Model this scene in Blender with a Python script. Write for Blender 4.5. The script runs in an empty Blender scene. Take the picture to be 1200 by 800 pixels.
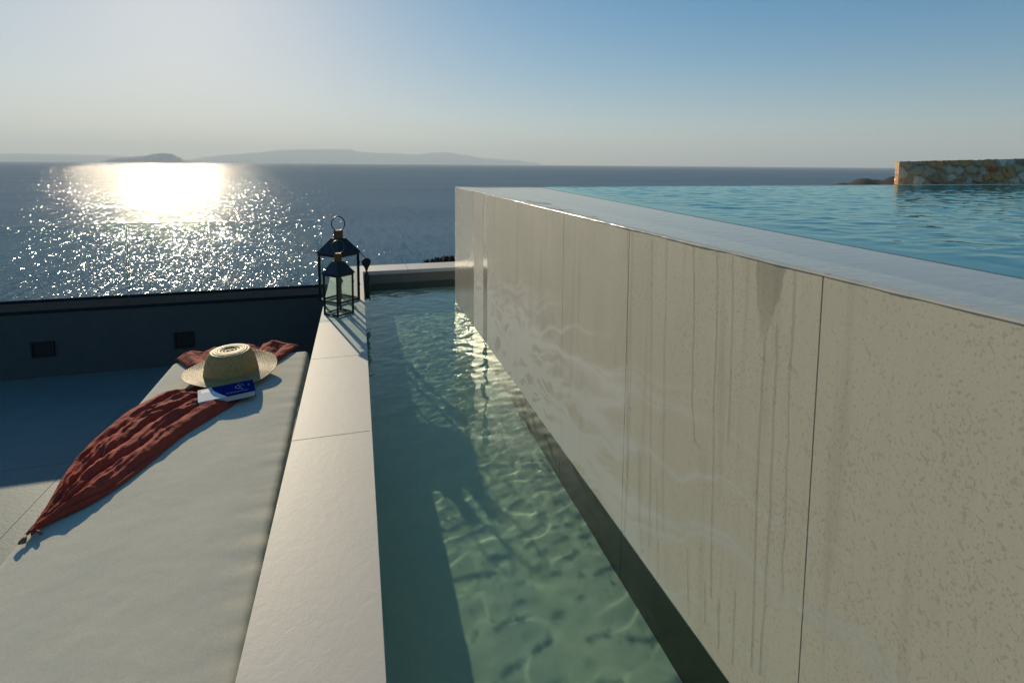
import bpy, bmesh, math, random
from mathutils import Vector, Matrix, noise
random.seed(7)
R = math.radians
C = bpy.context.scene.collection

# ------------------------------------------------------------------ camera frame (world: X across, Y along the channel, Z up, z=0 coping top)
F_PX, PX0, PY0, EYE = 613.0, 598.0, 247.0, 1.0
def _r0(x, y): return Vector((x - PX0, -(y - PY0), -F_PX))
_Y = _r0(418, 191.3).normalized()
_Z = -_r0(545, 7200); _Z.normalize(); _Z = (_Z - _Y * _Z.dot(_Y)).normalized()
_X = _Y.cross(_Z)
CAMR = Matrix((_X, _Y, _Z))
def ray(x, y): return CAMR @ _r0(x, y)
def PZ(x, y, z): r = ray(x, y); t = (z - EYE) / r.z; return Vector((0, 0, EYE)) + r * t
def PX(x, y, X): r = ray(x, y); return Vector((0, 0, EYE)) + r * (X / r.x)
def PY(x, y, Y): r = ray(x, y); return Vector((0, 0, EYE)) + r * (Y / r.y)

# ------------------------------------------------------------------ helpers
def tag(o, label=None, cat=None, group=None, kind=None):
    if label: o['label'] = label
    if cat: o['category'] = cat
    if group: o['group'] = group
    if kind: o['kind'] = kind
    return o
def empty(name, loc=(0, 0, 0), rz=0):
    o = bpy.data.objects.new(name, None); C.objects.link(o)
    o.location = loc; o.rotation_euler = (0, 0, rz); o.empty_display_size = .1
    return o
def obj(name, bm, m, parent=None, smooth=False, sheet=False):
    me = bpy.data.meshes.new(name)
    if sheet:
        bm.normal_update()
        for f in bm.faces:
            if f.normal.z < 0: f.normal_flip()
    else: bmesh.ops.recalc_face_normals(bm, faces=bm.faces)
    bm.to_mesh(me); bm.free()
    if smooth:
        for p in me.polygons: p.use_smooth = True
    for mm in (m if isinstance(m, (list, tuple)) else [m]): me.materials.append(mm)
    o = bpy.data.objects.new(name, me); C.objects.link(o); o.parent = parent
    return o
def box(bm, x0, x1, y0, y1, z0, z1, bev=0, mat=0):
    g = bmesh.ops.create_cube(bm, size=1)
    for v in g['verts']:
        v.co = Vector(((x0 + x1) / 2 + v.co.x * (x1 - x0), (y0 + y1) / 2 + v.co.y * (y1 - y0), (z0 + z1) / 2 + v.co.z * (z1 - z0)))
    fs = set(f for v in g['verts'] for f in v.link_faces)
    for f in fs: f.material_index = mat
    if bev:
        es = list(set(e for v in g['verts'] for e in v.link_edges))
        bmesh.ops.bevel(bm, geom=es, offset=bev, segments=2, affect='EDGES')
def prism(bm, pts, z0, z1):
    n = len(pts)
    a = [bm.verts.new((p[0], p[1], z0)) for p in pts]; b = [bm.verts.new((p[0], p[1], z1)) for p in pts]
    bm.faces.new(a[::-1]); bm.faces.new(b)
    for i in range(n): bm.faces.new((a[i], a[(i + 1) % n], b[(i + 1) % n], b[i]))
def tube(bm, pts, rad, seg=8, closed=False):
    pts = [Vector(p) for p in pts]; n = len(pts); rings = []
    rr = rad if isinstance(rad, (list, tuple)) else [rad] * n
    up = Vector((0, 0, 1)); prev = None
    for i, p in enumerate(pts):
        if closed: t = pts[(i + 1) % n] - pts[i - 1]
        else: t = pts[min(i + 1, n - 1)] - pts[max(i - 1, 0)]
        t.normalize()
        if prev is None:
            a = t.cross(up)
            if a.length < .1: a = t.cross(Vector((1, 0, 0)))
            a.normalize()
        else: a = (prev - t * prev.dot(t)).normalized()
        prev = a; b = t.cross(a)
        rings.append([bm.verts.new(p + (a * math.cos(k * 2 * math.pi / seg) + b * math.sin(k * 2 * math.pi / seg)) * rr[i]) for k in range(seg)])
    m = n if closed else n - 1
    for i in range(m):
        A, B = rings[i], rings[(i + 1) % n]
        for k in range(seg): bm.faces.new((A[k], A[(k + 1) % seg], B[(k + 1) % seg], B[k]))
    if not closed: bm.faces.new(rings[0][::-1]); bm.faces.new(rings[-1])
def grid(bm, nx, ny, fn):
    vs = [[bm.verts.new(fn(i / nx, j / ny)) for i in range(nx + 1)] for j in range(ny + 1)]
    for j in range(ny):
        for i in range(nx): bm.faces.new((vs[j][i], vs[j][i + 1], vs[j + 1][i + 1], vs[j + 1][i]))
    return vs
def N(x, y, z=0.0): return noise.noise(Vector((x, y, z)))

# ------------------------------------------------------------------ materials
class MT:
    def __init__(s, name):
        s.m = bpy.data.materials.new(name); s.m.use_nodes = True
        s.t = s.m.node_tree; s.n = s.t.nodes; s.l = s.t.links
        s.b = s.n['Principled BSDF']; s.out = s.n['Material Output']
        s.co = s.n.new('ShaderNodeTexCoord').outputs['Object']
    def node(s, typ, **kw):
        d = s.n.new(typ)
        for k, v in kw.items():
            if k in ('operation', 'feature', 'blend_type', 'data_type', 'wave_type', 'bands_direction', 'distance', 'attribute_name', 'clamp'): setattr(d, k, v)
        return d
    def lk(s, a, b): s.l.new(a, b)
    def mapping(s, scale=(1, 1, 1), loc=(0, 0, 0), rot=(0, 0, 0), src=None):
        d = s.n.new('ShaderNodeMapping'); d.inputs['Scale'].default_value = scale; d.inputs['Location'].default_value = loc; d.inputs['Rotation'].default_value = rot
        s.lk(src or s.co, d.inputs['Vector']); return d.outputs[0]
    def noise(s, scale, detail=3, rough=.5, src=None, dist=0):
        d = s.n.new('ShaderNodeTexNoise'); d.inputs['Scale'].default_value = scale; d.inputs['Detail'].default_value = detail
        d.inputs['Roughness'].default_value = rough; d.inputs['Distortion'].default_value = dist
        s.lk(src or s.co, d.inputs['Vector']); return d.outputs['Fac']
    def voro(s, scale, src=None, feature='F1', out='Distance', rnd=1):
        d = s.n.new('ShaderNodeTexVoronoi'); d.feature = feature; d.inputs['Scale'].default_value = scale; d.inputs['Randomness'].default_value = rnd
        s.lk(src or s.co, d.inputs['Vector']); return d.outputs[out]
    def ramp(s, fac, stops):
        d = s.n.new('ShaderNodeValToRGB'); e = d.color_ramp.elements
        while len(e) < len(stops): e.new(.5)
        for i, (p, c) in enumerate(stops): e[i].position = p; e[i].color = (c, c, c, 1) if not hasattr(c, '__len__') else (*c, 1)
        s.lk(fac, d.inputs[0]); return d.outputs[0]
    def mix(s, fac, a, b, blend='MIX'):
        d = s.n.new('ShaderNodeMix'); d.data_type = 'RGBA'; d.blend_type = blend
        for k, v in ((0, fac), (6, a), (7, b)):
            if hasattr(v, 'is_output') or hasattr(v, 'links'): s.lk(v, d.inputs[k])
            elif hasattr(v, '__len__'): d.inputs[k].default_value = (*v, 1)
            else: d.inputs[k].default_value = v
        return d.outputs[2]
    def math(s, op, a, b=None, c=None, clamp=False):
        d = s.n.new('ShaderNodeMath'); d.operation = op; d.use_clamp = clamp
        for k, v in ((0, a), (1, b), (2, c)):
            if v is None: continue
            if hasattr(v, 'links'): s.lk(v, d.inputs[k])
            else: d.inputs[k].default_value = v
        return d.outputs[0]
    def sep(s, src=None):
        d = s.n.new('ShaderNodeSeparateXYZ'); s.lk(src or s.co, d.inputs[0]); return d.outputs
    def band(s, v, a, b, soft=.004):   # 1 inside [a,b]
        d1 = s.math('MULTIPLY', s.math('SUBTRACT', v, a), 1 / soft, clamp=True)
        d2 = s.math('MULTIPLY', s.math('SUBTRACT', b, v), 1 / soft, clamp=True)
        return s.math('MULTIPLY', d1, d2)
    def bump(s, h, strength=.3, dist=.01, prev=None):
        d = s.n.new('ShaderNodeBump'); d.inputs['Strength'].default_value = strength; d.inputs['Distance'].default_value = dist
        s.lk(h, d.inputs['Height'])
        if prev: s.lk(prev, d.inputs['Normal'])
        return d.outputs[0]
    def set(s, color=None, rough=None, normal=None, **kw):
        for nm, v in (('Base Color', color), ('Roughness', rough), ('Normal', normal)):
            if v is None: continue
            if hasattr(v, 'links'): s.lk(v, s.b.inputs[nm])
            elif hasattr(v, '__len__'): s.b.inputs[nm].default_value = (*v, 1)
            else: s.b.inputs[nm].default_value = v
        for k, v in kw.items(): s.b.inputs[k.replace('_', ' ')].default_value = v
        return s.m

def mat_plain(name, col, rough=.6, var=.12, scale=30, bump=.1, bd=.002, **kw):
    t = MT(name); f = t.noise(scale, 4, .6)
    c = t.mix(f, [x * (1 - var) for x in col], [x * (1 + var) for x in col])
    return t.set(c, rough, t.bump(f, bump, bd), **kw)

def mat_coping():
    t = MT('coping_tile')
    big = t.noise(5, 4, .55); mid = t.noise(34, 5, .62, dist=.6); fine = t.noise(260, 3, .7)
    c = t.mix(big, (.375, .36, .31), (.45, .435, .375))
    c = t.mix(t.ramp(mid, [(.35, 0), (.7, 1)]), c, (.41, .39, .34))
    spots = t.ramp(t.noise(9, 3, .6, src=t.mapping((1, 1, 1), (3, 1, 0))), [(.62, 0), (.75, 1)])
    c = t.mix(t.math('MULTIPLY', spots, .4), c, (.36, .35, .31))
    n = t.bump(mid, .17, .003); n = t.bump(fine, .16, .0012, n)
    return t.set(c, .55, n)

CAUSTIC_IOR = 5.0; XW = .761  # IOR gain of the imitated caustic lines on the pool wall
def mat_wall():
    t = MT('wet_wall_tile')
    xyz = t.sep(); Y, Z = xyz[1], xyz[2]
    big = t.noise(2.2, 4, .6); fine = t.noise(150, 3, .6)
    c = t.mix(big, (.435, .40, .30), (.535, .495, .385))
    c = t.mix(t.math('MULTIPLY', fine, .5), c, (.48, .445, .345))
    # flecks of darker aggregate
    v = t.noise(210, 1.5, .5, src=t.mapping((1, 1, .7), rot=(.6, 0, 0))); v2 = t.noise(120, 1, .5, src=t.mapping((1, 1, .8), (3, 1, 4), (.9, 0, 0)))
    vm = t.noise(5, 3, .6)
    thr = t.ramp(vm, [(.35, .64), (.65, .56)])
    fl = t.math('MULTIPLY', t.math('SUBTRACT', v, thr), 14, clamp=True)
    fl2 = t.math('MULTIPLY', t.math('SUBTRACT', v2, t.ramp(vm, [(.35, .70), (.65, .60)])), 14, clamp=True)
    near = t.ramp(t.math('MULTIPLY', Y, .25), [(.05, 1), (.5, .35)])
    c = t.mix(t.math('MULTIPLY', t.math('MULTIPLY', t.math('MAXIMUM', fl, fl2), near), .36), c, (.22, .18, .125))
    # vertical water runs: noise stretched down the face
    run = t.noise(1, 3, .6, src=t.mapping((1, 26, 1.1)))
    runm = t.ramp(run, [(.56, 0), (.70, 1)])
    c = t.mix(t.math('MULTIPLY', runm, .28), c, (.29, .25, .18))
    lime = t.ramp(t.noise(1, 3, .6, src=t.mapping((1, 40, 1.6), (0, 3, 1))), [(.6, 0), (.75, 1)])
    c = t.mix(t.math('MULTIPLY', lime, .16), c, (.62, .60, .54))
    # growth below the waterline
    below = t.band(Z, -2, -.122, .006)
    c = t.mix(below, c, t.mix(t.noise(14, 4), (.045, .062, .032), (.075, .095, .05)))
    # wet, running strips mirror the sea at the far end
    wn = t.math('MULTIPLY', t.noise(1, 2, .5, src=t.mapping((1, 30, 3))), .03)
    Yj = t.math('ADD', Y, t.math('SUBTRACT', wn, .015))
    m1 = t.band(Yj, 3.47, 4.6, .008); m2 = t.band(Yj, 3.085, 3.20, .006)
    wet = t.math('MAXIMUM', m1, m2)
    far = t.ramp(t.math('MULTIPLY', Y, .25), [(.15, .52), (.62, .46)])
    rough = t.math('ADD', far, t.math('MULTIPLY', t.math('SUBTRACT', t.noise(1, 3, .6, src=t.mapping((1, 14, 2))), .5), .25))
    rr = t.mix(wet, rough, (.06, .06, .06))
    n = t.bump(t.noise(420, 2), .12, .001)
    # imitated caustics: ripple light off the channel, drawn into gloss and IOR
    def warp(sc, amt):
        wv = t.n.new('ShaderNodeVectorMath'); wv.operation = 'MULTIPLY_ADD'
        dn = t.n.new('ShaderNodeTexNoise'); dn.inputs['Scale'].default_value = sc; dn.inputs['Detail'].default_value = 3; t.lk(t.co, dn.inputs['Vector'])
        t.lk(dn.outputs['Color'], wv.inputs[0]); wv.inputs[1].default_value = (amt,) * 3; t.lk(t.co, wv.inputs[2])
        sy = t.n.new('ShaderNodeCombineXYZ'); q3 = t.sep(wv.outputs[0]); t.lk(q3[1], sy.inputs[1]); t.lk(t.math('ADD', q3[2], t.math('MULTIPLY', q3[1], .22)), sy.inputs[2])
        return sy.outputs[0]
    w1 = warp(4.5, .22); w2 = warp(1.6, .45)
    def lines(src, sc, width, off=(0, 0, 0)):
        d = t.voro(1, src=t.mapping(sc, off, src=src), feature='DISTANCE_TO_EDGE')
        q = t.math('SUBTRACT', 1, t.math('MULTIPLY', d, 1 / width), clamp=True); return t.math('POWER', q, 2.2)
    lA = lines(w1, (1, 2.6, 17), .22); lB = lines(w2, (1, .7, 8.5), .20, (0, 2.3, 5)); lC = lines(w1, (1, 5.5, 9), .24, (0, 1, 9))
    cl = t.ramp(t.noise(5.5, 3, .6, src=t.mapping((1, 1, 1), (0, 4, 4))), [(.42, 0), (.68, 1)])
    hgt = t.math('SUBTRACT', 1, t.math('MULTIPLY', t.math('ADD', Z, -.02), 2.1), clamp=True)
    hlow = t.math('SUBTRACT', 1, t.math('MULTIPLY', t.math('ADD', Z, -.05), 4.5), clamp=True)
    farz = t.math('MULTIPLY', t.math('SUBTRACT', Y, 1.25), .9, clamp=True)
    caustic_gloss = t.math('MULTIPLY', t.math('MULTIPLY', lA, farz), t.math('ADD', t.math('MULTIPLY', hlow, 1.1), t.math('MULTIPLY', hgt, .25)))
    caustic_gloss = t.math('ADD', caustic_gloss, t.math('MULTIPLY', t.math('MULTIPLY', t.math('ADD', t.math('MULTIPLY', cl, .22), t.math('MULTIPLY', lC, .40)), farz), hgt))
    caustic_gloss = t.math('ADD', caustic_gloss, t.math('MULTIPLY', t.math('MULTIPLY', lB, t.ramp(t.noise(1.7, 2), [(.38, .15), (.62, 1)])), t.math('MULTIPLY', hgt, 1.1)), clamp=True)
    caustic_gloss = t.math('MULTIPLY', t.math('MULTIPLY', t.math('MULTIPLY', caustic_gloss, 2.2, clamp=True), t.math('SUBTRACT', 1, below)), t.math('SUBTRACT', 1, wet), clamp=True)
    rr = t.mix(caustic_gloss, rr, (.54, .54, .54))
    ior = t.math('ADD', t.math('ADD', 1.36, t.math('MULTIPLY', farz, .35)), t.math('MULTIPLY', caustic_gloss, CAUSTIC_IOR))
    # a damp tongue drying below the lip
    ta, tb, tc = PX(887, 304, XW), PX(921, 311, XW), PX(893, 410, XW)
    f_ = t.math('MULTIPLY', t.math('SUBTRACT', (ta.z + .0), Z), 1 / (ta.z - tc.z))
    yc = t.math('ADD', (ta.y + tb.y) / 2, t.math('MULTIPLY', f_, tc.y - (ta.y + tb.y) / 2))
    hw = t.math('MULTIPLY', t.math('SUBTRACT', 1.05, t.math('POWER', t.math('MAXIMUM', f_, 0), 1.5)), (ta.y - tb.y) / 2)
    jit = t.math('MULTIPLY', t.math('SUBTRACT', t.noise(1, 3, .6, src=t.mapping((1, 60, 22))), .5), .016)
    tm = t.math('MULTIPLY', t.math('SUBTRACT', t.math('ADD', hw, jit), t.math('ABSOLUTE', t.math('SUBTRACT', Y, yc))), 260, clamp=True)
    tm = t.math('MULTIPLY', tm, t.math('SUBTRACT', 1, t.math('POWER', t.math('MAXIMUM', f_, 0), 3), clamp=True))
    c = t.mix(t.math('MULTIPLY', tm, .42), c, (.235, .215, .165)); rr = t.mix(tm, rr, (.22, .22, .22))
    n = t.bump(t.noise(1, 3, .55, src=t.mapping((1, 55, 9))), .10, .0022, n)
    bw = t.n.new('ShaderNodeBump'); bw.inputs['Distance'].default_value = .0035; t.lk(t.math('MULTIPLY', wet, .8), bw.inputs['Strength'])
    t.lk(t.noise(1, 2, .6, src=t.mapping((1, 46, 20))), bw.inputs['Height']); t.lk(n, bw.inputs['Normal']); n = bw.outputs[0]
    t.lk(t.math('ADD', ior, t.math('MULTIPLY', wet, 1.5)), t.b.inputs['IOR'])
    return t.set(c, rr, n)

def mat_ledge():
    t = MT('wet_ledge_stone')
    base = t.mix(t.noise(20, 4), (.30, .285, .24), (.38, .36, .30))
    dry = t.noise(1, 4, .6, src=t.mapping((13, 3.0, 1)), dist=.3)
    Y = t.sep()[1]; X = t.sep()[0]
    edge = t.math('MULTIPLY', t.math('SUBTRACT', .90, X), 1.6)      # drier towards the outer arris
    m = t.math('ADD', dry, t.math('MULTIPLY', edge, .8))
    m = t.math('SUBTRACT', m, t.math('MULTIPLY', t.math('ABSOLUTE', t.math('SUBTRACT', Y, 2.3)), .16))
    m = t.ramp(m, [(.585, 0), (.60, 1)])
    rough = t.mix(m, (.04,) * 3, (.55,) * 3)
    c = t.mix(m, base, (.42, .37, .29))
    n = t.bump(t.noise(1, 3, .55, src=t.mapping((16, 34, 1)), dist=.5), .18, .004)
    return t.set(c, rough, n, IOR=1.36, Coat_Weight=.0)

def mat_floor(name, a, b, rough=.6):
    t = MT(name); f = t.noise(6, 5, .6); g = t.noise(60, 4, .65)
    c = t.mix(f, a, b); c = t.mix(t.math('MULTIPLY', g, .3), c, [x * .7 for x in a])
    return t.set(c, rough, t.bump(g, .35, .003))

def mat_channel():
    t = MT('channel_bed_tile'); f = t.noise(3.2, 5, .6); g = t.noise(40, 4, .6)
    c = t.mix(f, (.38, .49, .37), (.43, .54, .41)); c = t.mix(t.ramp(g, [(.4, 0), (.75, .1)]), c, (.15, .19, .13))
    sp = t.math('MULTIPLY', t.math('SUBTRACT', t.ramp(t.noise(4, 2), [(.5, .02), (.75, .17)]), t.voro(26)), 12, clamp=True)
    c = t.mix(t.math('MULTIPLY', sp, .10), c, (.10, .11, .07))
    return t.set(c, .7, t.bump(g, .2, .003))

def mat_water(name, tint=(1, 1, 1)):
    t = MT(name); t.n.remove(t.b)
    g = t.n.new('ShaderNodeBsdfGlass'); g.inputs['Roughness'].default_value = 0; g.inputs['IOR'].default_value = 1.33; g.inputs['Color'].default_value = (*tint, 1)
    t.lk(g.outputs[0], t.out.inputs['Surface'])
    return t.m

def mat_pane(name, tint=(.93, .96, .95)):
    t = MT(name); t.n.remove(t.b)
    tr = t.n.new('ShaderNodeBsdfTransparent'); tr.inputs[0].default_value = (*tint, 1)
    gl = t.n.new('ShaderNodeBsdfGlossy'); gl.inputs['Roughness'].default_value = .02
    fr = t.n.new('ShaderNodeFresnel'); bf = t.n.new('ShaderNodeNewGeometry').outputs['Backfacing']
    t.lk(t.math('ADD', t.math('MULTIPLY', bf, 1 / 1.4 - 1.4), 1.4), fr.inputs[0])   # same reflectance from both faces of the thin pane
    mx = t.n.new('ShaderNodeMixShader'); t.lk(fr.outputs[0], mx.inputs[0]); t.lk(tr.outputs[0], mx.inputs[1]); t.lk(gl.outputs[0], mx.inputs[2])
    t.lk(mx.outputs[0], t.out.inputs['Surface']); return t.m

def mat_sea():
    t = MT('open_sea')
    big = t.noise(1, 3, .55, src=t.mapping((.0016, .007, 1)))
    c = t.mix(t.ramp(big, [(.35, 0), (.65, 1)]), (.055, .130, .190), (.075, .160, .225))
    # slopes of the waves, as vectors: chop, waves, wind streaks
    def facet(sc, rot, amp, kind, off=(0, 0, 0)):
        if kind == 'n':
            d = t.n.new('ShaderNodeTexNoise'); d.inputs['Scale'].default_value = 1; d.inputs['Detail'].default_value = 2
            t.lk(t.mapping(sc, off, rot), d.inputs['Vector']); col = d.outputs['Color']
        else:
            col = t.voro(1, src=t.mapping(sc, off, rot), out='Color')
        a = t.n.new('ShaderNodeVectorMath'); a.operation = 'SUBTRACT'; a.inputs[1].default_value = (.5, .5, .5); t.lk(col, a.inputs[0])
        if kind == 'v':      # long tailed spread of slopes
            ab = t.n.new('ShaderNodeVectorMath'); ab.operation = 'ABSOLUTE'; t.lk(a.outputs[0], ab.inputs[0])
            ml = t.n.new('ShaderNodeVectorMath'); ml.operation = 'MULTIPLY'; t.lk(a.outputs[0], ml.inputs[0]); t.lk(ab.outputs[0], ml.inputs[1])
            a = ml; amp = (amp[0] * 2.6, amp[1] * 2.6)
        b = t.n.new('ShaderNodeVectorMath'); b.operation = 'MULTIPLY'; b.inputs[1].default_value = (amp[0], amp[1], 0); t.lk(a.outputs[0], b.inputs[0])
        return b.outputs[0]
    lay = [facet((2.4, 1.5, 1), (0, 0, .2), SEA['a'], 'v'), facet((1.1, .30, 1), (0, 0, -.1), SEA['b'], 'v', (7, 3, 0)),
           facet((.42, .045, 1), (0, 0, .08), SEA['c'], 'v', (1, 9, 0)), facet((.09, .20, 1), (0, 0, .3), SEA['d'], 'n'), facet((.9, 1.4, 1), (0, 0, .1), SEA['e'], 'n', (4, 4, 0))]
    cur = None
    for l in lay:
        d = t.n.new('ShaderNodeVectorMath'); d.operation = 'ADD'; t.lk(l, d.inputs[0])
        if cur is None: d.inputs[1].default_value = (0, 0, 1)
        else: t.lk(cur, d.inputs[1])
        cur = d.outputs[0]
    nn = t.n.new('ShaderNodeVectorMath'); nn.operation = 'NORMALIZE'; t.lk(cur, nn.inputs[0])
    t.n.remove(t.b)
    df = t.n.new('ShaderNodeBsdfDiffuse'); t.lk(c, df.inputs[0])
    gl = t.n.new('ShaderNodeBsdfGlossy'); gl.inputs['Roughness'].default_value = SEA['r']; t.lk(nn.outputs[0], gl.inputs['Normal'])
    fr = t.n.new('ShaderNodeFresnel'); fr.inputs[0].default_value = 1.33; t.lk(nn.outputs[0], fr.inputs['Normal'])
    mx = t.n.new('ShaderNodeMixShader'); t.lk(t.math('MULTIPLY', fr.outputs[0], SEA['k']), mx.inputs[0]); t.lk(df.outputs[0], mx.inputs[1]); t.lk(gl.outputs[0], mx.inputs[2])
    t.lk(mx.outputs[0], t.out.inputs['Surface'])
    return t.m
SEA = dict(a=(.56, .28), b=(.30, .18), c=(.20, .12), d=(.12, .10), e=(.16, .12), r=.08, k=.34)

def mat_mattress():
    t = MT('woven_cushion_fabric')
    wv = t.noise(1, 2, .5, src=t.mapping((900, 120, 200))); wu = t.noise(1, 2, .5, src=t.mapping((120, 900, 200)))
    f = t.math('ADD', t.math('MULTIPLY', wv, .5), t.math('MULTIPLY', wu, .5))
    big = t.noise(4, 3, .6)
    c = t.mix(t.ramp(f, [(.35, 0), (.65, 1)]), (.42, .405, .32), (.55, .535, .43)); c = t.mix(t.math('MULTIPLY', big, .25), c, (.44, .43, .32))
    n = t.bump(f, .25, .001); n = t.bump(big, .25, .02, n)
    return t.set(c, .9, n, Specular_IOR_Level=.3)

def mat_scarf():
    t = MT('crumpled_rust_cotton')
    f = t.noise(24, 4, .65, dist=.5); wv = t.noise(500, 2, .5)
    c = t.mix(f, (.27, .036, .020), (.42, .080, .044))
    sp = t.math('MULTIPLY', t.math('SUBTRACT', t.ramp(t.noise(7, 2), [(.5, 0), (.7, .15)]), t.voro(160)), 14, clamp=True)
    c = t.mix(sp, c, (.62, .50, .38)); c = t.mix(t.math('MULTIPLY', wv, .3), c, (.24, .055, .04))
    n = t.bump(f, .55, .01); n = t.bump(wv, .3, .0008, n)
    return t.set(c, .9, n, Specular_IOR_Level=.15)

def mat_straw():
    t = MT('woven_straw')
    f = t.noise(1, 3, .6, src=t.mapping((60, 60, 220))); g = t.noise(330, 2, .5)
    c = t.mix(t.ramp(f, [(.3, 0), (.7, 1)]), (.26, .155, .035), (.46, .30, .10)); c = t.mix(t.ramp(g, [(.4, 0), (.7, .6)]), c, (.58, .41, .17))
    n = t.bump(g, .8, .0015)
    m = t.set(c, .55, n)
    tr = t.n.new('ShaderNodeBsdfTranslucent'); t.lk(c, tr.inputs[0])
    mx = t.n.new('ShaderNodeMixShader'); mx.inputs[0].default_value = .01
    t.lk(t.b.outputs[0], mx.inputs[1]); t.lk(tr.outputs[0], mx.inputs[2]); t.lk(mx.outputs[0], t.out.inputs['Surface'])
    return m

def mat_stone():
    t = MT('rubble_stone')
    a = t.n.new('ShaderNodeAttribute'); a.attribute_name = 'tone'
    f = t.noise(7, 5, .65, dist=.8); g = t.noise(30, 4, .7)
    base = a.outputs['Color']
    rust = t.ramp(f, [(.52, 0), (.62, 1)])
    c = t.mix(t.math('MULTIPLY', rust, t.math('MULTIPLY', a.outputs['Alpha'], .85)), base, (.42, .10, .025))
    c = t.mix(t.ramp(g, [(.5, 0), (.8, .5)]), c, (.26, .20, .15))
    return t.set(c, .85, t.bump(g, .7, .012), Specular_IOR_Level=.2)

def mat_land(name, a, b, scale=.08):
    t = MT(name); f = t.noise(scale, 6, .7); g = t.noise(scale * 9, 4, .7)
    c = t.mix(t.ramp(f, [(.35, 0), (.65, 1)]), a, b)
    c = t.mix(t.ramp(g, [(.45, 0), (.7, .6)]), c, [x * .5 for x in a])
    return t.set(c, .95)

M = dict(
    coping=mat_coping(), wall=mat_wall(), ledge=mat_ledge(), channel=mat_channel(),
    grout=mat_plain('grout', (.26, .25, .21), .9), channel_side=mat_floor('channel_side_tile', (.10, .13, .09), (.16, .20, .14)),
    floor=mat_floor('terrace_stone', (.17, .17, .145), (.235, .235, .205)),
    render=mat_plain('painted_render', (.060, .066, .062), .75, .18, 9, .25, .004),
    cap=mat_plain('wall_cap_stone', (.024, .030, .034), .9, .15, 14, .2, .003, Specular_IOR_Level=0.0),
    endcop=mat_plain('end_coping_stone', (.50, .47, .42), .6, .12, 20, .3, .003),
    endface=mat_plain('end_face_stone', (.14, .13, .11), .6, .2, 14, .2, .003),
    water=mat_water('channel_water', (.84, .96, .92)), poolwater=mat_water('pool_water', (.70, .98, 1)),
    pool=mat_plain('pool_mosaic', (.01, .85, .86), .5, .12, 40, .05),
    sea=mat_sea(), pane=mat_pane('clear_lantern_glass'), fence=mat_pane('fence_glass', (.93, .965, .96)),
    fence_edge=mat_pane('fence_glass_edge', (.62, .74, .70)),
    mattress=mat_mattress(), scarf=mat_scarf(), straw=mat_straw(), stone=mat_stone(),
    mortar=mat_plain('lime_mortar', (.30, .26, .21), .95, .25, 18, .6, .01),
    iron=mat_plain('black_iron', (.012, .013, .016), .42, .2, 80, .1, .001, Metallic=.3),
    brass=mat_plain('aged_brass', (.12, .08, .04), .45, .2, 60, .1, .001, Metallic=.85),
    tape=mat_plain('scarf_ribbon', (.20, .10, .075), .8), tassel=mat_plain('dark_braid', (.022, .016, .015), .8),
    base=mat_plain('bed_platform', (.10, .10, .10), .7), black=mat_plain('black_fitting', (.004, .004, .005), .5),
    white=mat_plain('book_white', (.80, .80, .76), .8, .03, Specular_IOR_Level=0.0), navy=mat_plain('book_navy', (.010, .022, .13), .8, .1, Specular_IOR_Level=0.0),
    paper=mat_plain('book_pages', (.55, .54, .52), .8, .1, 200), greyink=mat_plain('grey_ink', (.30, .31, .38), .6),
    blueink=mat_plain('pale_blue_ink', (.32, .38, .55), .6),
    bead=mat_plain('wet_lip', (.46, .43, .36), .15, .15, 60, .2, .001),
    damp=mat_pane('water_film', (.84, .83, .80)),
    hill=mat_land('hillside_scrub', (.035, .042, .020), (.11, .095, .06), .25),
    rock=mat_land('dark_headland', (.006, .007, .004), (.018, .015, .010), .02),
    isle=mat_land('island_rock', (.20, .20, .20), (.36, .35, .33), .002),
    leaf=mat_plain('shrub_leaf', (.022, .030, .014), .7),
)

# ------------------------------------------------------------------ dimensions measured from the picture
XL0, XL1 = -.243, .038            # coping strip
XW = .761                         # channel face of the pool wall
YW = 4.20                         # far end of the pool wall
YE = 4.97                         # end wall of the channel
ZW, ZB = -.12, -.39               # channel water, channel bed
ZP = .817                         # top of the pool wall
ZF = -.62                         # terrace floor
SEAZ = -45.0
YPF = 4.64                        # face of the parapet

# ------------------------------------------------------------------ terrace floor
bm = bmesh.new()
ys = [-4.2, -3.2, -2.2, -1.2, -.2, .8, 1.6, 2.42, 3.25, 4.1, YPF]
xs = [-6.3, -5.1, -3.9, -2.7, -1.5, -.35]
for i in range(len(xs) - 1):
    for j in range(len(ys) - 1):
        box(bm, xs[i] + .001, xs[i + 1] - .001, ys[j] + .001, ys[j + 1] - .001, ZF - .03, ZF, .001)
box(bm, -6.4, XL0, -4.3, YPF, ZF - .3, ZF - .0015)
tag(obj('terrace_floor', bm, M['floor']), kind='structure')

# ------------------------------------------------------------------ low wall with tiled coping between bed and channel
low = empty('low_wall', (0, 0, 0)); tag(low, 'low wall topped with pale stone coping between the sunbed and the narrow water channel', 'low wall')
bm = bmesh.new(); box(bm, XL0 + .012, XL1 - .006, -4.3, YE, ZB - .1, -.022)
obj('wall_body', bm, M['channel_side'], low)
bm = bmesh.new()
seams = [-4.3, -3.0, -1.9, -.7, .5, 1.956, 2.778, 3.6, 4.42, YE]
for a, b in zip(seams[:-1], seams[1:]): box(bm, XL0, XL1, a + .0008, b - .0008, -.022, 0, .001)
box(bm, XL0 + .004, XL1 - .004, -4.29, YE - .003, -.0215, -.0018)
obj('coping', bm, M['coping'], low)

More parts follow.
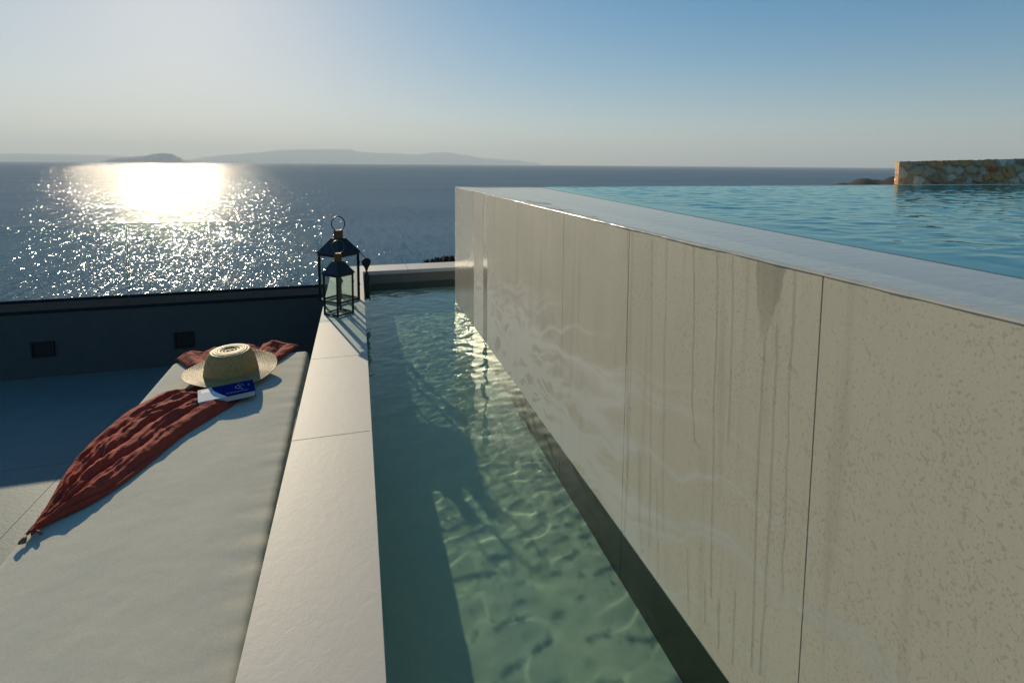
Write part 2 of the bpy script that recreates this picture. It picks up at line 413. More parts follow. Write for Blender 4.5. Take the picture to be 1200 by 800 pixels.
# ------------------------------------------------------------------ end wall of the channel
end = empty('end_wall', (XL1, YE, 0)); tag(end, 'short pale topped wall closing the far end of the water channel', 'low wall')
bm = bmesh.new(); box(bm, XL0, 9.0, YE + .0, YE + .3, -1.6, -.035); o = obj('wall_body', bm, M['endface']); o.parent = end; o.location = (-XL1, -YE, 0)
bm = bmesh.new()
for a, b in ((XL0 - .01, .45), (.453, 1.25), (1.253, 3), (3.003, 6), (6.003, 9)): box(bm, a, b, YE - .004, YE + .29, -.034, 0, .002)
o = obj('coping', bm, M['endcop']); o.parent = end; o.location = (-XL1, -YE, 0)

# ------------------------------------------------------------------ terrace parapet and lights
par = empty('parapet_wall', (-3, YE, ZF)); tag(par, 'dark shaded rendered parapet wall at the sea side of the terrace', 'wall')
ZT = -.107
def at(o, p): o.parent = p; o.location = -p.location; return o
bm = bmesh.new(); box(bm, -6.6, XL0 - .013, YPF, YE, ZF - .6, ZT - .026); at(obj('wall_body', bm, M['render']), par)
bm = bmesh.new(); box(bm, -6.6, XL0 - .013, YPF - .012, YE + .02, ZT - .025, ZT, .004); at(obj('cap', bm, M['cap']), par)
for i, (x0, x1, y0, y1) in enumerate(((38, 64, 399, 419), (205, 227, 388, 408))):
    a = PY(x0, y1, YPF); b = PY(x1, y0, YPF)
    cx, cz = (a.x + b.x) / 2, (a.z + b.z) / 2; hw, hz = (b.x - a.x) / 2, (b.z - a.z) / 2
    e = empty('wall_light', (cx, YPF, cz))
    tag(e, ('square black wall light on the parapet, far to the left of the sunbed', 'square black wall light on the parapet, just beyond the far left corner of the sunbed')[i], 'wall light', 'square lights in the parapet')
    bm = bmesh.new(); 
    for q in ((-hw, hw, -hz, -hz + .012), (-hw, hw, hz - .012, hz), (-hw, -hw + .012, -hz + .012, hz - .012), (hw - .012, hw, -hz + .012, hz - .012)):
        box(bm, q[0], q[1], -.014, .0, q[2], q[3])
    obj('frame', bm, M['black'], e)
    bm = bmesh.new(); box(bm, -hw + .012, hw - .012, -.006, 0, -hz + .012, hz - .012); obj('lens', bm, M['black'], e)

# glass fence on the parapet
for i, (x0, x1) in enumerate(((-1.812, -.313), (-3.33, -1.824), (-4.85, -3.342))):
    e = empty('glass_fence_panel', ((x0 + x1) / 2, YE - .03, ZT))
    tag(e, ('clear glass fence panel on the parapet beside the lanterns', 'clear glass fence panel on the parapet above the left wall light', 'clear glass fence panel on the parapet, furthest from the lanterns')[i], 'glass fence', 'glass fence panels on the parapet')
    bm = bmesh.new(); w = (x1 - x0) / 2; box(bm, -w + .002, w - .002, -.006, .006, .0, .598); obj('pane', bm, M['fence'], e)
    bm = bmesh.new(); box(bm, -w, -w + .002, -.006, .006, .0, .6); box(bm, w - .002, w, -.006, .006, .0, .6); box(bm, -w + .002, w - .002, -.006, .006, .598, .6)
    obj('polished_edge', bm, M['fence_edge'], e)
    bm = bmesh.new(); box(bm, -w, w, -.012, -.0065, 0, .012); box(bm, -w, w, .0065, .012, 0, .012); obj('channel_rail', bm, M['cap'], e)

# ------------------------------------------------------------------ channel bed
bm = bmesh.new()
for a, b in zip(seams[:-1], seams[1:]):
    box(bm, XL1 - .005, XW, a, b - .0001, ZB - .04, ZB)
box(bm, XW + .001, 9, YW + .02, YE, ZB - .04, ZB)
box(bm, XL1, 9, -4.3, YE, ZB - .2, ZB - .01)
tag(obj('channel_floor', bm, M['channel']), kind='structure')

# ------------------------------------------------------------------ pool wall
pw = empty('pool_wall', (XW, 0, ZB)); tag(pw, 'tall wet stone tiled pool wall rising out of the narrow channel', 'pool wall')
bm = bmesh.new()
ws = [-4.3, -3.0, -1.8, -.55, .694, 1.356, 1.862, 2.462, 3.08, 3.69, YW]
for a, b in zip(ws[:-1], ws[1:]): box(bm, XW, XW + .02, a + .0006, b - .0006, ZB - .05, ZP, .0008)
xx = [XW + .02, 1.7, 2.9, 4.1, 5.3, 6.5, 7.7, 9]
for a, b in zip(xx[:-1], xx[1:]): box(bm, a + .001, b - .001, YW - .02, YW, ZB - .05, ZP, .0012)
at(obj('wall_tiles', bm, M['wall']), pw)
bm = bmesh.new(); box(bm, XW + .0025, XW + .05, -4.3, YW - .0205, ZB - .05, ZP - .003); box(bm, XW + .0505, 9, YW - .019, YW - .003, ZB - .05, ZP - .003)
at(obj('grout_core', bm, M['grout']), pw)
def inner(y): return 1.092 + (1.449 - 1.092) * (y - .6) / 3.33 if y < YW else 1.478
bm = bmesh.new()   # the ledge the pool spills over
def ledge(u, v):
    y = -4.3 + v * (YW - .02 + 4.3); x = XW + .0205 + u * (inner(y) - XW - .0205)
    z = ZP - .001 - .0035 * min(1, u * 3)
    return (x, y, z)
vs = grid(bm, 24, 160, ledge)
for j in range(160):
    a, b = vs[j][-1], vs[j + 1][-1]
    c1 = bm.verts.new((a.co.x, a.co.y, ZP - .3)); c2 = bm.verts.new((b.co.x, b.co.y, ZP - .3)); bm.faces.new((a, b, c2, c1))
at(obj('ledge', bm, M['ledge'], smooth=False), pw)
# pool basin
bm = bmesh.new()
pts = [(inner(-4.3), -4.3), (9, -4.3), (9, YW - .03), (inner(YW - .03), YW - .03)]
lo = [bm.verts.new((x, y, ZP - 1.25)) for x, y in pts]; hi = [bm.verts.new((x, y, ZP - .012)) for x, y in pts]
bm.faces.new(lo)
for i in range(4):
    bm.faces.new((lo[i], lo[(i + 1) % 4], hi[(i + 1) % 4], hi[i]))
at(obj('basin_lining', bm, M['pool']), pw)

# water drips down the wall: thin wet runs, traced at their true place on the face
def run_pts(pl, n=24, seed=0):
    P = [PX(x, y, XW) for x, y in pl]; out = []
    for k in range(n + 1):
        t = k / n * (len(P) - 1); i = min(int(t), len(P) - 2); f = t - i
        p = P[i].lerp(P[i + 1], f); p.y += .0035 * N(k * .35, seed * 3.1) ; out.append(p)
    return out
runs = [((736, 267), (735, 400), (735, 560), (732, 622), .0035), ((741, 268), (739, 420), (736, 560), .0012), ((764, 274), (763, 400), (761, 640), .0016),
        ((781, 279), (779, 380), (776, 620), .0012), ((813, 287), (812, 400), (811, 470), (814, 516), .0030), ((841, 294), (839, 380), (836, 480), (833, 700), .0026),
        ((858, 299), (857, 400), (853, 520), .0022), ((896, 398), (891, 470), (886, 600), (880, 780), .0030), ((911, 380), (907, 470), (902, 600), (890, 790), .0024),
        ((931, 315), (929, 380), (925, 428), .0022), ((924, 430), (922, 520), (915, 700), .0010), ((805, 640), (806, 700), (808, 720), .002), ((826, 680), (826, 730), .003),
        ((842, 700), (842, 760), .003), ((861, 690), (858, 780), .0024), ((748, 520), (749, 600), (752, 650), .0014), ((769, 560), (771, 680), .0012)]
bm = bmesh.new()
for s, rdef in enumerate(runs):
    pl, w = rdef[:-1], rdef[-1]; pp = run_pts(pl, 28, s); n = len(pp)
    L, Rr = [], []
    for k, p in enumerate(pp):
        ww = .6 * w * (.6 + .55 * abs(N(k * .23, s * 1.7)) + .3 * (k > n - 4))
        L.append((p.y - ww / 1.0, p.z)); Rr.append((p.y + ww, p.z))
    va = [bm.verts.new((XW - .0006, a, z)) for a, z in L]; vc = [bm.verts.new((XW - .0011, (a + b) / 2, z)) for (a, z), (b, _) in zip(L, Rr)]; vb = [bm.verts.new((XW - .0006, b, z)) for b, z in Rr]
    for k in range(n - 1):
        bm.faces.new((va[k], vc[k], vc[k + 1], va[k + 1])); bm.faces.new((vc[k], vb[k], vb[k + 1], vc[k + 1]))
at(obj('water_runs', bm, M['damp'], smooth=True), pw)
# the thin bead of water along the arris where the pool spills over
bm = bmesh.new(); pts_ = []; rad_ = []
for k in range(700):
    y = YW - .03 - k * .0085; pts_.append((XW - .0002 + .0012 * N(y * 7, 1), y, ZP - .0015 + .001 * N(y * 5, 3))); rad_.append(.0020 + .0016 * abs(N(y * 3.3, 8)) + .0012 * N(y * 22, 2))
tube(bm, pts_, rad_, 8); at(obj('spill_bead', bm, M['bead'], smooth=True), pw)
# droplets hanging at the ends
bm = bmesh.new()
for x, y, r in ((731, 623, .0035), (814, 517, .004), (925, 430, .004), (738, 478, .003), (606, 457, .004), (618, 471, .0035), (735, 400, .003), (753, 645, .003), (893, 420, .003), (741, 350, .002), (742, 372, .002), (739, 300, .002)):
    p = PX(x, y, XW - .002); g = bmesh.ops.create_icosphere(bm, subdivisions=2, radius=r)
    for v in g['verts']: v.co = Vector((v.co.x * .6, v.co.y, v.co.z * 1.4)) + p
at(obj('droplets', bm, mat_pane('droplet'), smooth=True), pw)

# ------------------------------------------------------------------ pool water and channel water (real ripples)
def sm(a, b, x): t = max(0, min(1, (x - a) / (b - a))); return t * t * (3 - 2 * t)
def ripple(x, y):
    k = sm(1.2, 3.0, y); k2 = sm(2.2, 3.4, y)
    wx, wy = x + .10 * N(x * 3, y * 3, 11), y + .10 * N(x * 3, y * 3, 15)
    h = .0020 * (1 - .3 * k) * N(wx * 3.4 + 3, wy * 2.6, .3)
    h += .0007 * (1 - .1 * k) * (1 - abs(N(wx * 5.5 + 3, wy * 6.5 - 2, 6.3)) * 2)
    h += (.00036 + .0011 * k) * N(wx * 10 + y * 3, wy * 11, 4.1)
    h += (.00006 + .0010 * k) * N(x * 20 - y * 6, y * 24, 7.7)
    h += .0002 * k2 * N(x * 40, y * 55, 1.2)
    return h
bm = bmesh.new(); grid(bm, 84, 780, lambda u, v: (XL1 + u * (XW - XL1), -3 + v * (YW + 3), ZW + ripple(XL1 + u * (XW - XL1), -3 + v * (YW + 3))))
grid(bm, 300, 60, lambda u, v: (XL1 + u * (3.6 - XL1), YW + v * (YE - YW), ZW + ripple(XL1 + u * (3.6 - XL1), YW + v * (YE - YW))))
bmesh.ops.remove_doubles(bm, verts=bm.verts, dist=.0001)
cw = tag(obj('channel_water', bm, M['water'], smooth=True, sheet=True), kind='structure')
for p in cw.data.polygons: p.use_smooth = True
def pr(x, y):
    a = .0028 * N(x * 1.6, y * 2.4, 2.2) + .0024 * N(x * 4 + y, y * 9, 9.2) + .0030 * N(x * 10, y * 21, 5.5) + .0010 * N(x * 22, y * 44, 1.5)
    return a
bm = bmesh.new()
def pf(u, v):
    y = -4.3 + v * (YW - .005 + 4.3); x0 = inner(y) - .004; x = x0 + (u ** 1.3) * (9 - x0)
    return (x, y, ZP - .0035 + pr(x, y) * sm(0, .2, x - x0) * sm(0, .25, YW - y))
grid(bm, 420, 760, pf)
pwat = tag(obj('pool_water', bm, M['poolwater'], smooth=True, sheet=True), kind='structure')

# ------------------------------------------------------------------ sunbed
ZM = -.075
bed = empty('sunbed', (-.61, 2.0, ZF)); tag(bed, 'long sunbed with a pale sage cushion beside the stone coping', 'sunbed')
def rbox(sx, sy, sz, r, nx, ny, nz):
    bm = bmesh.new(); bmesh.ops.create_cube(bm, size=1)
    bm.free(); bm = bmesh.new()
    def face(fn, a, b): grid(bm, a, b, fn)
    face(lambda u, v: ((u - .5) * sx, (v - .5) * sy, sz / 2), nx, ny); face(lambda u, v: ((.5 - u) * sx, (v - .5) * sy, -sz / 2), nx, ny)
    face(lambda u, v: ((u - .5) * sx, -sy / 2, (v - .5) * sz), nx, nz); face(lambda u, v: ((u - .5) * sx, sy / 2, (v - .5) * sz), nx, nz)
    face(lambda u, v: (-sx / 2, (u - .5) * sy, (v - .5) * sz), ny, nz); face(lambda u, v: (sx / 2, (u - .5) * sy, (v - .5) * sz), ny, nz)
    bmesh.ops.remove_doubles(bm, verts=bm.verts, dist=.0005)
    for v in bm.verts:
        q = Vector((max(-sx / 2 + r, min(sx / 2 - r, v.co.x)), max(-sy / 2 + r, min(sy / 2 - r, v.co.y)), max(-sz / 2 + r, min(sz / 2 - r, v.co.z))))
        d = v.co - q
        if d.length > 1e-6: v.co = q + d.normalized() * r
    return bm
SX, SY, SZ = .69, 2.85, .13
bm = rbox(SX, SY, SZ, .028, 90, 300, 10)
YC = 3.16 - SY / 2
for v in bm.verts:
    x, y, z = v.co
    if z > 0:
        e = min(SX / 2 - abs(x), SY / 2 - abs(y)); v.co.z += .006 * sm(0, .2, e)
        ex = sm(.16, 0, SX / 2 - x)
        v.co.z += ex * .0016 * max(-1, min(1, 2.2 * N(y * 17, x * 3, 3))) * (.4 + abs(N(y * 2, 0, 8)) * 2)
        v.co.z += .0016 * N(x * 5, y * 5, 1)
    if x > SX / 2 - .03: v.co.x += .003 * N(y * 2, z * 8, 6)
matr = obj('mattress', bm, M['mattress'], smooth=True); matr.parent = bed
matr.location = Vector((-.607, YC, ZM - SZ / 2 - .006)) - bed.location; matr.rotation_euler = (0, 0, R(1.0))
bm = bmesh.new()
for zz in (SZ / 2 - .024, -SZ / 2 + .02):
    loop = []
    for k in range(200):
        a = k / 200 * 4; i = int(a); f = a - i; sx, sy = SX / 2 + .001, SY / 2 + .001; r = .028
        c = [(-sx, -sy), (sx, -sy), (sx, sy), (-sx, sy)]
        p0, p1 = c[i], c[(i + 1) % 4]; x, y = p0[0] + (p1[0] - p0[0]) * f, p0[1] + (p1[1] - p0[1]) * f
        qx, qy = max(-sx + r, min(sx - r, x)), max(-sy + r, min(sy - r, y)); d = Vector((x - qx, y - qy))
        if d.length > 1e-6: d = d.normalized() * r; x, y = qx + d.x, qy + d.y
        loop.append((x, y, zz))
    tube(bm, loop, .003, 6, closed=True)
o = obj('piping', bm, M['mattress'], matr, smooth=True)
bm = bmesh.new(); box(bm, -.33, .33, -1.36, 1.36, 0, ZM - SZ - .007 - ZF, .01); o = obj('platform', bm, M['base'], bed); o.location = (.003, YC - 2.0, 0); o.rotation_euler = (0, 0, R(1.0))

# ------------------------------------------------------------------ scarf
rows = [((205, 417), (350, 402)), ((208, 421), (347, 406)), ((219, 430), (334, 417)), ((231, 437), (314, 431)), ((234, 445), (300, 446)), ((228, 452), (292, 459)),
        ((205, 458), (276, 472)), ((178, 467), (246, 490)), ((155, 479), (216, 509)), ((130, 497), (186, 533)), ((106, 519), (156, 557)), ((84, 545), (127, 577)),
        ((67, 574), (98, 593)), ((53, 598), (69, 606)), ((43, 613), (48, 617)), ((34, 625), (36, 627))]
zc = ZM + .006
rw = [(PZ(*a, zc), PZ(*b, zc)) for a, b in rows]
def cat(p0, p1, p2, p3, t): return .5 * ((2 * p1) + (p2 - p0) * t + (2 * p0 - 5 * p1 + 4 * p2 - p3) * t * t + (3 * p1 - p0 - 3 * p2 + p3) * t ** 3)
def rowat(u, k):
    n = len(rw) - 1; t = u * n; i = min(int(t), n - 1); f = t - i
    g = lambda j: rw[max(0, min(n, j))][k]
    return cat(g(i - 1), g(i), g(i + 1), g(i + 2), f)
def scf(v, u):   # v across, u along
    a, b = rowat(u, 0), rowat(u, 1); w = (b - a).length
    vv = v + .035 * N(u * 9, v * 4, 2) * math.sin(math.pi * v)
    p = a.lerp(b, vv)
    edge = math.sin(math.pi * min(1, max(0, v))) ** .45
    hatz = math.exp(-((u - .30) / .115) ** 4)
    amp = min(1, w / .22) * edge * (1 - .9 * hatz)
    ph = v * 4.2 + .9 * N(u * 2.2, 0.3, 5) + .25 * N(u * 9, v * 3, 2)
    k = math.floor(ph); fr = ph - k; fold = 4 * fr * (1 - fr); fold = fold ** .8 if fr < .5 else fold ** 1.5
    mod = .45 + 1.0 * abs(N(k * 3.7 + .5, u * 2.2, 1))
    ph2 = v * 13 + 1.6 * N(u * 5, v * 3, 7) + .5 * N(u * 18, v * 6, 3); f2 = 1 - abs((ph2 % 1.0) * 2 - 1)
    h = .046 * fold * mod * amp + .010 * f2 * f2 * amp * (.3 + abs(N(u * 8, k, 2)) * 2)
    h += .007 * amp * N(u * 24 + v * 6, v * 9 + u * 5, 3) + .004 * amp * N(u * 60, v * 22, 8)
    h += .012 * sm(.0, .12, v) * sm(1, .9, v) * (1 - .85 * hatz)
    out = -.952 - p.x     # beyond the left edge of the cushion
    z = ZM + .003 + h
    if out > 0: z -= .1 * out
    p = Vector((p.x, p.y, z)); p.x += .006 * N(u * 30, v * 11, 4) * edge
    if u < .05: p.z -= (.05 - u) * .4
    return p
bm = bmesh.new(); grid(bm, 90, 420, scf)
sc = obj('scarf', bm, M['scarf'], smooth=True, sheet=True); tag(sc, 'crumpled rust red scarf with tasselled tip lying along the sunbed under the straw hat', 'scarf')
md = sc.modifiers.new('thick', 'SOLIDIFY'); md.thickness = .0018; md.offset = 1
bm = bmesh.new()
a = PZ(44, 612, zc + .004); b = PZ(30, 627, zc + .004); c = PZ(27, 634, zc + .002); d = PZ(21, 637, zc)
tube(bm, [PZ(48, 609, zc + .01), a, PZ(36, 621, zc + .008), b], [.008, .006, .005, .004], 8)
tube(bm, [b, c, d], [.004, .009, .003], 8)
tube(bm, [a, PZ(38, 618, zc + .006), PZ(44, 622, zc + .004), PZ(48, 625, zc + .003)], [.004, .003, .003, .005], 8)
obj('tassel', bm, M['tape'], sc, smooth=True)

# ------------------------------------------------------------------ straw hat
hat = empty('straw_hat', (-.625, 2.845, ZM + .030)); hat.rotation_euler = (R(3), R(-1), .3)
tag(hat, 'wide brimmed natural straw hat with dented crown resting on the scarf', 'hat')
prof = []
NB = 150
def hat_prof(t):     # t 0..1 from brim rim to crown centre -> r, z
    if t < .42: s = t / .42; return .213 - (.213 - .116) * s, .010 * (1 - s) ** 2 + .002
    if t < .80:
        s = (t - .42) / .38; return .116 - .018 * s - .012 * s ** 4, .002 + .104 * s
    s = (t - .80) / .20; return .086 * (1 - s) , .106 + .005 * math.sin(math.pi * min(1, s * 1.5)) * (s < .667) - (.002 * sm(.45, .95, s))
def hatgeo(bm, t0, t1, n, A=128):
    vs = []
    for j in range(n + 1):
        t = t0 + (t1 - t0) * j / n; r, z = hat_prof(t); row = []
        arc = t * 34
        br = .0017 * abs(math.sin(math.pi * arc)) 
        for i in range(A):
            a = i * 2 * math.pi / A
            ox = 1.06 if t > .3 else 1.0 + .06 * t / .3
            rr = r
            zz = z + br * (1 if t < .42 or t > .8 else 0)
            if .42 <= t <= .8: rr += br
            if t < .42: zz += .009 * math.sin(2 * a + .6) * (1 - t / .42) + .0015 * math.sin(7 * a)*(1 - t / .42)
            tw = .0006 * math.sin(a * 64 + arc * 3)
            row.append(bm.verts.new((rr * math.cos(a) * ox, rr * math.sin(a) / (1.03 if t > .3 else 1), zz + tw)))
        vs.append(row)
    for j in range(n):
        for i in range(A): bm.faces.new((vs[j][i], vs[j][(i + 1) % A], vs[j + 1][(i + 1) % A], vs[j + 1][i]))
    return vs
bm = bmesh.new(); hatgeo(bm, 0, .421, 90); b_ = obj('brim', bm, M['straw'], hat, smooth=True)
bm = bmesh.new(); vs = hatgeo(bm, .419, .997, 120); bm.faces.new(vs[-1]); c_ = obj('crown', bm, M['straw'], hat, smooth=True)
for q in (b_, c_):
    md = q.modifiers.new('thick', 'SOLIDIFY'); md.thickness = .0025

# ------------------------------------------------------------------ book
bk = empty('paperback_book', (0, 0, 0)); tag(bk, 'white and navy paperback book leaning on the brim of the straw hat', 'book')
BW, BD, BT = .225, .135, .027
bm = bmesh.new(); box(bm, 0.003, BW - .003, 0.003, BD - .003, .002, BT - .002); obj('pages', bm, M['paper'], bk)
bm = bmesh.new(); box(bm, 0, BW, 0, BD, 0, .0016); obj('back_cover', bm, M['navy'], bk)
bm = bmesh.new(); box(bm, 0, BW, BD - .0028, BD, .0017, BT - .0017); obj('spine', bm, M['white'], bk)
cov = []
bm = bmesh.new(); 
nz = 14; prof_ = []
for k in range(nz + 1):
    s = k / nz; prof_.append((.060 + .050 * (1 - s) ** 2.2 + .004 * math.sin(s * 5), BD * s))
vl = [(0, 0)] + [(x, y) for x, y in prof_] + [(0, BD)]
prism(bm, vl, BT - .0016, BT); fc = obj('front_cover', bm, M['white'], bk)
bm = bmesh.new(); prism(bm, [(x + .0002, y) for x, y in prof_[::-1]] + [(BW, 0), (BW, BD)], BT - .0016, BT); obj('navy_cover_field', bm, M['navy'], fc)
bm = bmesh.new()   # the small grey text block, unreadable in the photograph: short strokes
for r_ in range(4):
    x = .014
    while x < .056:
        w = random.uniform(.003, .008); box(bm, x, min(x + w, .058), .088 + r_ * .0085, .0935 + r_ * .0085, BT + .0002, BT + .0006); x += w + .0016
obj('printed_text', bm, M['greyink'], fc)
bm = bmesh.new()   # pale looping emblem and brush marks
tube(bm, [(.165 + .016 * math.cos(a) * (1 + .25 * math.sin(a * 2)), .085 + .02 * math.sin(a), BT + .0003) for a in [i * .32 for i in range(15)]], .0013, 6)
tube(bm, [(.160, .098, BT + .0003), (.172, .080, BT + .0003), (.158, .062, BT + .0003), (.178, .052, BT + .0003)], .0014, 6)
tube(bm, [(.202, .095, BT + .0003), (.206, .083, BT + .0003), (.200, .074, BT + .0003)], .0012, 6)
for k in range(9):
    x = .108 + k * .0095; tube(bm, [(x, .024 + .004 * math.sin(k * 2.1), BT + .0003), (x + .006, .035 + .005 * math.sin(k * 1.3), BT + .0003), (x + .011, .026, BT + .0003)], .0011, 6)
obj('cover_emblem', bm, M['blueink'], fc)
p0 = PZ(232.5, 478.5, ZM + .014)
bk.location = p0; bk.rotation_euler = (R(1.0), R(-1.0), R(15))

# ------------------------------------------------------------------ lanterns
def lantern(name, label, loc, s, ze, zr, zk, zt, rz):
    root = empty(name, loc, rz); tag(root, label, 'lantern', 'black lanterns on the coping')
    h = s / 2; t = s * .055 + .003
    for sx in (-1, 1):
        for sy in (-1, 1):
            bm = bmesh.new(); x, y = sx * (h - t / 2), sy * (h - t / 2); box(bm, x - t / 2, x + t / 2, y - t / 2, y + t / 2, 0, ze, .001); obj('corner_post', bm, M['iron'], root)
    for z0, z1 in ((.004, .004 + t), (ze - t, ze - .0005)):
        bm = bmesh.new()
        for q in (-1, 1):
            c = q * (h - t / 2 - .0005)
            box(bm, -h + t, h - t, c - t / 2 + .0005, c + t / 2 - .0005, z0, z1); box(bm, c - t / 2 + .0005, c + t / 2 - .0005, -h + t, h - t, z0, z1)
        obj('frame_rail', bm, M['iron'], root)
    for k in range(4):
        bm = bmesh.new(); box(bm, -h + t + .0003, h - t - .0003, h - t * .62, h - t * .62 + .0018, .004 + t, ze - t); p = obj('glass_pane', bm, M['pane'], root); p.rotation_euler = (0, 0, k * math.pi / 2)
    bm = bmesh.new(); hh = h + .006; hk = s * .155 + .006
    rings = [[(q[0] * a, q[1] * a, z) for q in ((-1, -1), (1, -1), (1, 1), (-1, 1))] for a, z in ((hh, ze), (hh, ze + .007), (hk, zr), (hk, zr + .004))]
    vs = [[bm.verts.new(p) for p in r_] for r_ in rings]
    bm.faces.new(vs[0][::-1]); bm.faces.new(vs[-1])
    for a, b in zip(vs[:-1], vs[1:]):
        for i in range(4): bm.faces.new((a[i], a[(i + 1) % 4], b[(i + 1) % 4], b[i]))
    roof = obj('roof', bm, M['iron'], root)
    bm = bmesh.new(); rk = hk * .86
    tube(bm, [(0, 0, zr + .004), (0, 0, zr + .008), (0, 0, zk - .006), (0, 0, zk)], [rk * 1.08, rk, rk, rk * 1.06], 28)
    obj('chimney_cap', bm, M['brass'], roof, smooth=False)
    bm = bmesh.new(); rr = (zt - zk) / 2 + .003; A = 40
    rr2 = rr * .86
    tube(bm, [(rr2 * math.sin(a), 0, zk + rr - .006 - rr * math.cos(a)) for a in [i * 2 * math.pi / A for i in range(A)]], s * .012 + .0014, 8, closed=True)
    for v in bm.verts: v.co.y *= 2.4
    ring = obj('ring_handle', bm, M['iron'], roof, smooth=True); ring.rotation_euler = (0, 0, -rz)
    for z in (ze * .3, ze * .75):
        bm = bmesh.new(); box(bm, h - .001, h + .005, -h + .002, -h + t + .004, z, z + .018, .001); obj('hinge', bm, M['iron'], root)
    bm = bmesh.new(); tube(bm, [(h, h - t, ze * .32), (h + .012, h - t, ze * .32)], .005, 10); box(bm, h - .001, h + .003, h - t * 1.4, h - .002, ze * .26, ze * .38); obj('latch', bm, M['iron'], root)
    return root
lantern('lantern', 'smaller black metal lantern with brass cap standing in front on the coping', (-.130, 3.597, 0), .138, .272, .352, .408, .492, R(42))
lantern('lantern', 'taller black metal lantern with brass cap standing behind on the coping', (-.137, 3.955, 0), .205, .350, .456, .518, .617, R(44))

# dark cord with tassel hanging from the tall lantern over the channel edge
tz = empty('hanging_tassel', (.0, 3.95, .3)); tag(tz, 'dark braided cord and tassel hanging from the tall lantern over the channel edge', 'tassel')
def w2(p): return Vector(p) - tz.location
Yt = 3.95
bm = bmesh.new(); tube(bm, [w2(PY(x, y, Yt)) for x, y in ((419, 294), (423, 297), (427, 301), (431, 305))], .0028, 6); obj('cord', bm, M['tassel'], tz, smooth=True)
bm = bmesh.new(); tube(bm, [w2(PY(x, y, Yt)) for x, y in ((429, 302), (429, 305), (429.3, 309), (429.5, 313), (429.5, 318))], [.012, .034, .032, .016, .005], 14); obj('knot', bm, M['tassel'], tz, smooth=True)
bm = bmesh.new(); tube(bm, [w2(PY(x, y, Yt)) for x, y in ((429.5, 317), (429, 326), (431, 338), (430, 349))], [.006, .012, .017, .010], 10)
for k in range(14):
    a = k * .9; tube(bm, [w2(PY(430 + 2.6 * math.sin(a), 320 + 2 * math.cos(a), Yt + .008 * math.cos(a))), w2(PY(430.5 + 3.4 * math.sin(a * 1.3), 350 + 3 * math.sin(k * 2.2), Yt + .01 * math.cos(a)))], .0022, 5)
obj('fringe', bm, M['tassel'], tz, smooth=True)

# ------------------------------------------------------------------ rubble stone wall beyond the pool
sw = empty('stone_wall', (5.6, 4.5, -.4)); tag(sw, 'rough rubble stone wall with rust coloured stones beyond the pool edge', 'stone wall')
d0 = PY(1054, 189.5, 4.42); d1 = PY(1200, 186, 4.42)
SW0, ZS0, XE = d0.x, d0.z, 9.6
SLP = (d1.z - d0.z) / (d1.x - d0.x)
bdir = Vector((d0.x - .42 * .35, 4.42, 0)).normalized()       # the end face is cut askew, nearly along the line of sight
tones = [(.54, .37, .22), (.46, .31, .19), (.60, .46, .31), (.60, .19, .06), (.50, .35, .22), (.38, .25, .16), (.70, .58, .42), (.62, .32, .12), (.52, .37, .24)]
def rubble(P0, ax, length, z0, ztop, nrm, seed, nx, nz, top=None):
    rnd = random.Random(seed); seeds = []
    z = z0
    while z < ztop(length) + .1:
        x = -rnd.uniform(0, .3)
        while x < length + .3:
            w = rnd.uniform(.10, .28); seeds.append((x + rnd.uniform(-.05, .05), z + rnd.uniform(-.045, .045), rnd.choice(tones), rnd.random() < .4)); x += w
        z += rnd.uniform(.065, .11)
    bm = bmesh.new(); lay = bm.verts.layers.float_color.new('tone')
    def f(u, v):
        l = u * length; zt = ztop(l) + .010 * N(l * 9, seed) + .006 * N(l * 31, seed); zz = z0 + v * (zt - z0)
        best = sorted(((((l + .02 * N(l * 14, zz * 14)) - a) / 1.7) ** 2 + (zz + .02 * N(l * 14, zz * 14, 5) - b) ** 2, k) for k, (a, b, _, _) in enumerate(seeds) if abs(a - l) < .7 and abs(b - zz) < .4)[:2]
        e = math.sqrt(best[1][0]) - math.sqrt(best[0][0]); k = best[0][1]
        h = min(1, e / .03) * .028 + .008 * N(l * 20, zz * 20, seed) + .004 * N(l * 60, zz * 60, seed)
        f.col = (*(seeds[k][2] if e > .010 else (.44, .31, .20)), 1.0 if (seeds[k][3] and e > .012) else 0.0)
        h *= sm(0, .05, l); p = P0 + ax * l + nrm * h; return (p.x, p.y, zz)
    vs = []
    for jj in range(nz + 1):
        row = []
        for ii in range(nx + 1):
            v = bm.verts.new(f(ii / nx, jj / nz)); v[lay] = f.col; row.append(v)
        vs.append(row)
    for jj in range(nz):
        for ii in range(nx): bm.faces.new((vs[jj][ii], vs[jj][ii + 1], vs[jj + 1][ii + 1], vs[jj + 1][ii]))
    if top:
        prev = vs[-1]
        for q in (.12, .28, .5):
            cur = []
            for v in vs[-1]:
                w = bm.verts.new(v.co + Vector((bdir.x, bdir.y, 0)) * q + Vector((0, 0, .015 * N(v.co.x * 9, q * 9)))); w[lay] = (.42, .37, .28, 0); cur.append(w)
            for a in range(len(cur) - 1): bm.faces.new((prev[a], prev[a + 1], cur[a + 1], cur[a]))
            prev = cur
    return bm
bm = rubble(Vector((SW0, 4.42, 0)), Vector((1, 0, 0)), XE - SW0, -.5, lambda l: ZS0 + SLP * l, Vector((0, -1, 0)), 3, 420, 96, True)
at(obj('stones', bm, M['stone']), sw)
perp = Vector((-bdir.y, bdir.x, 0))
bm = rubble(Vector((SW0, 4.42, 0)), bdir, .5, -.5, lambda l: ZS0, perp, 8, 34, 96)
at(obj('end_stones', bm, M['stone']), sw)

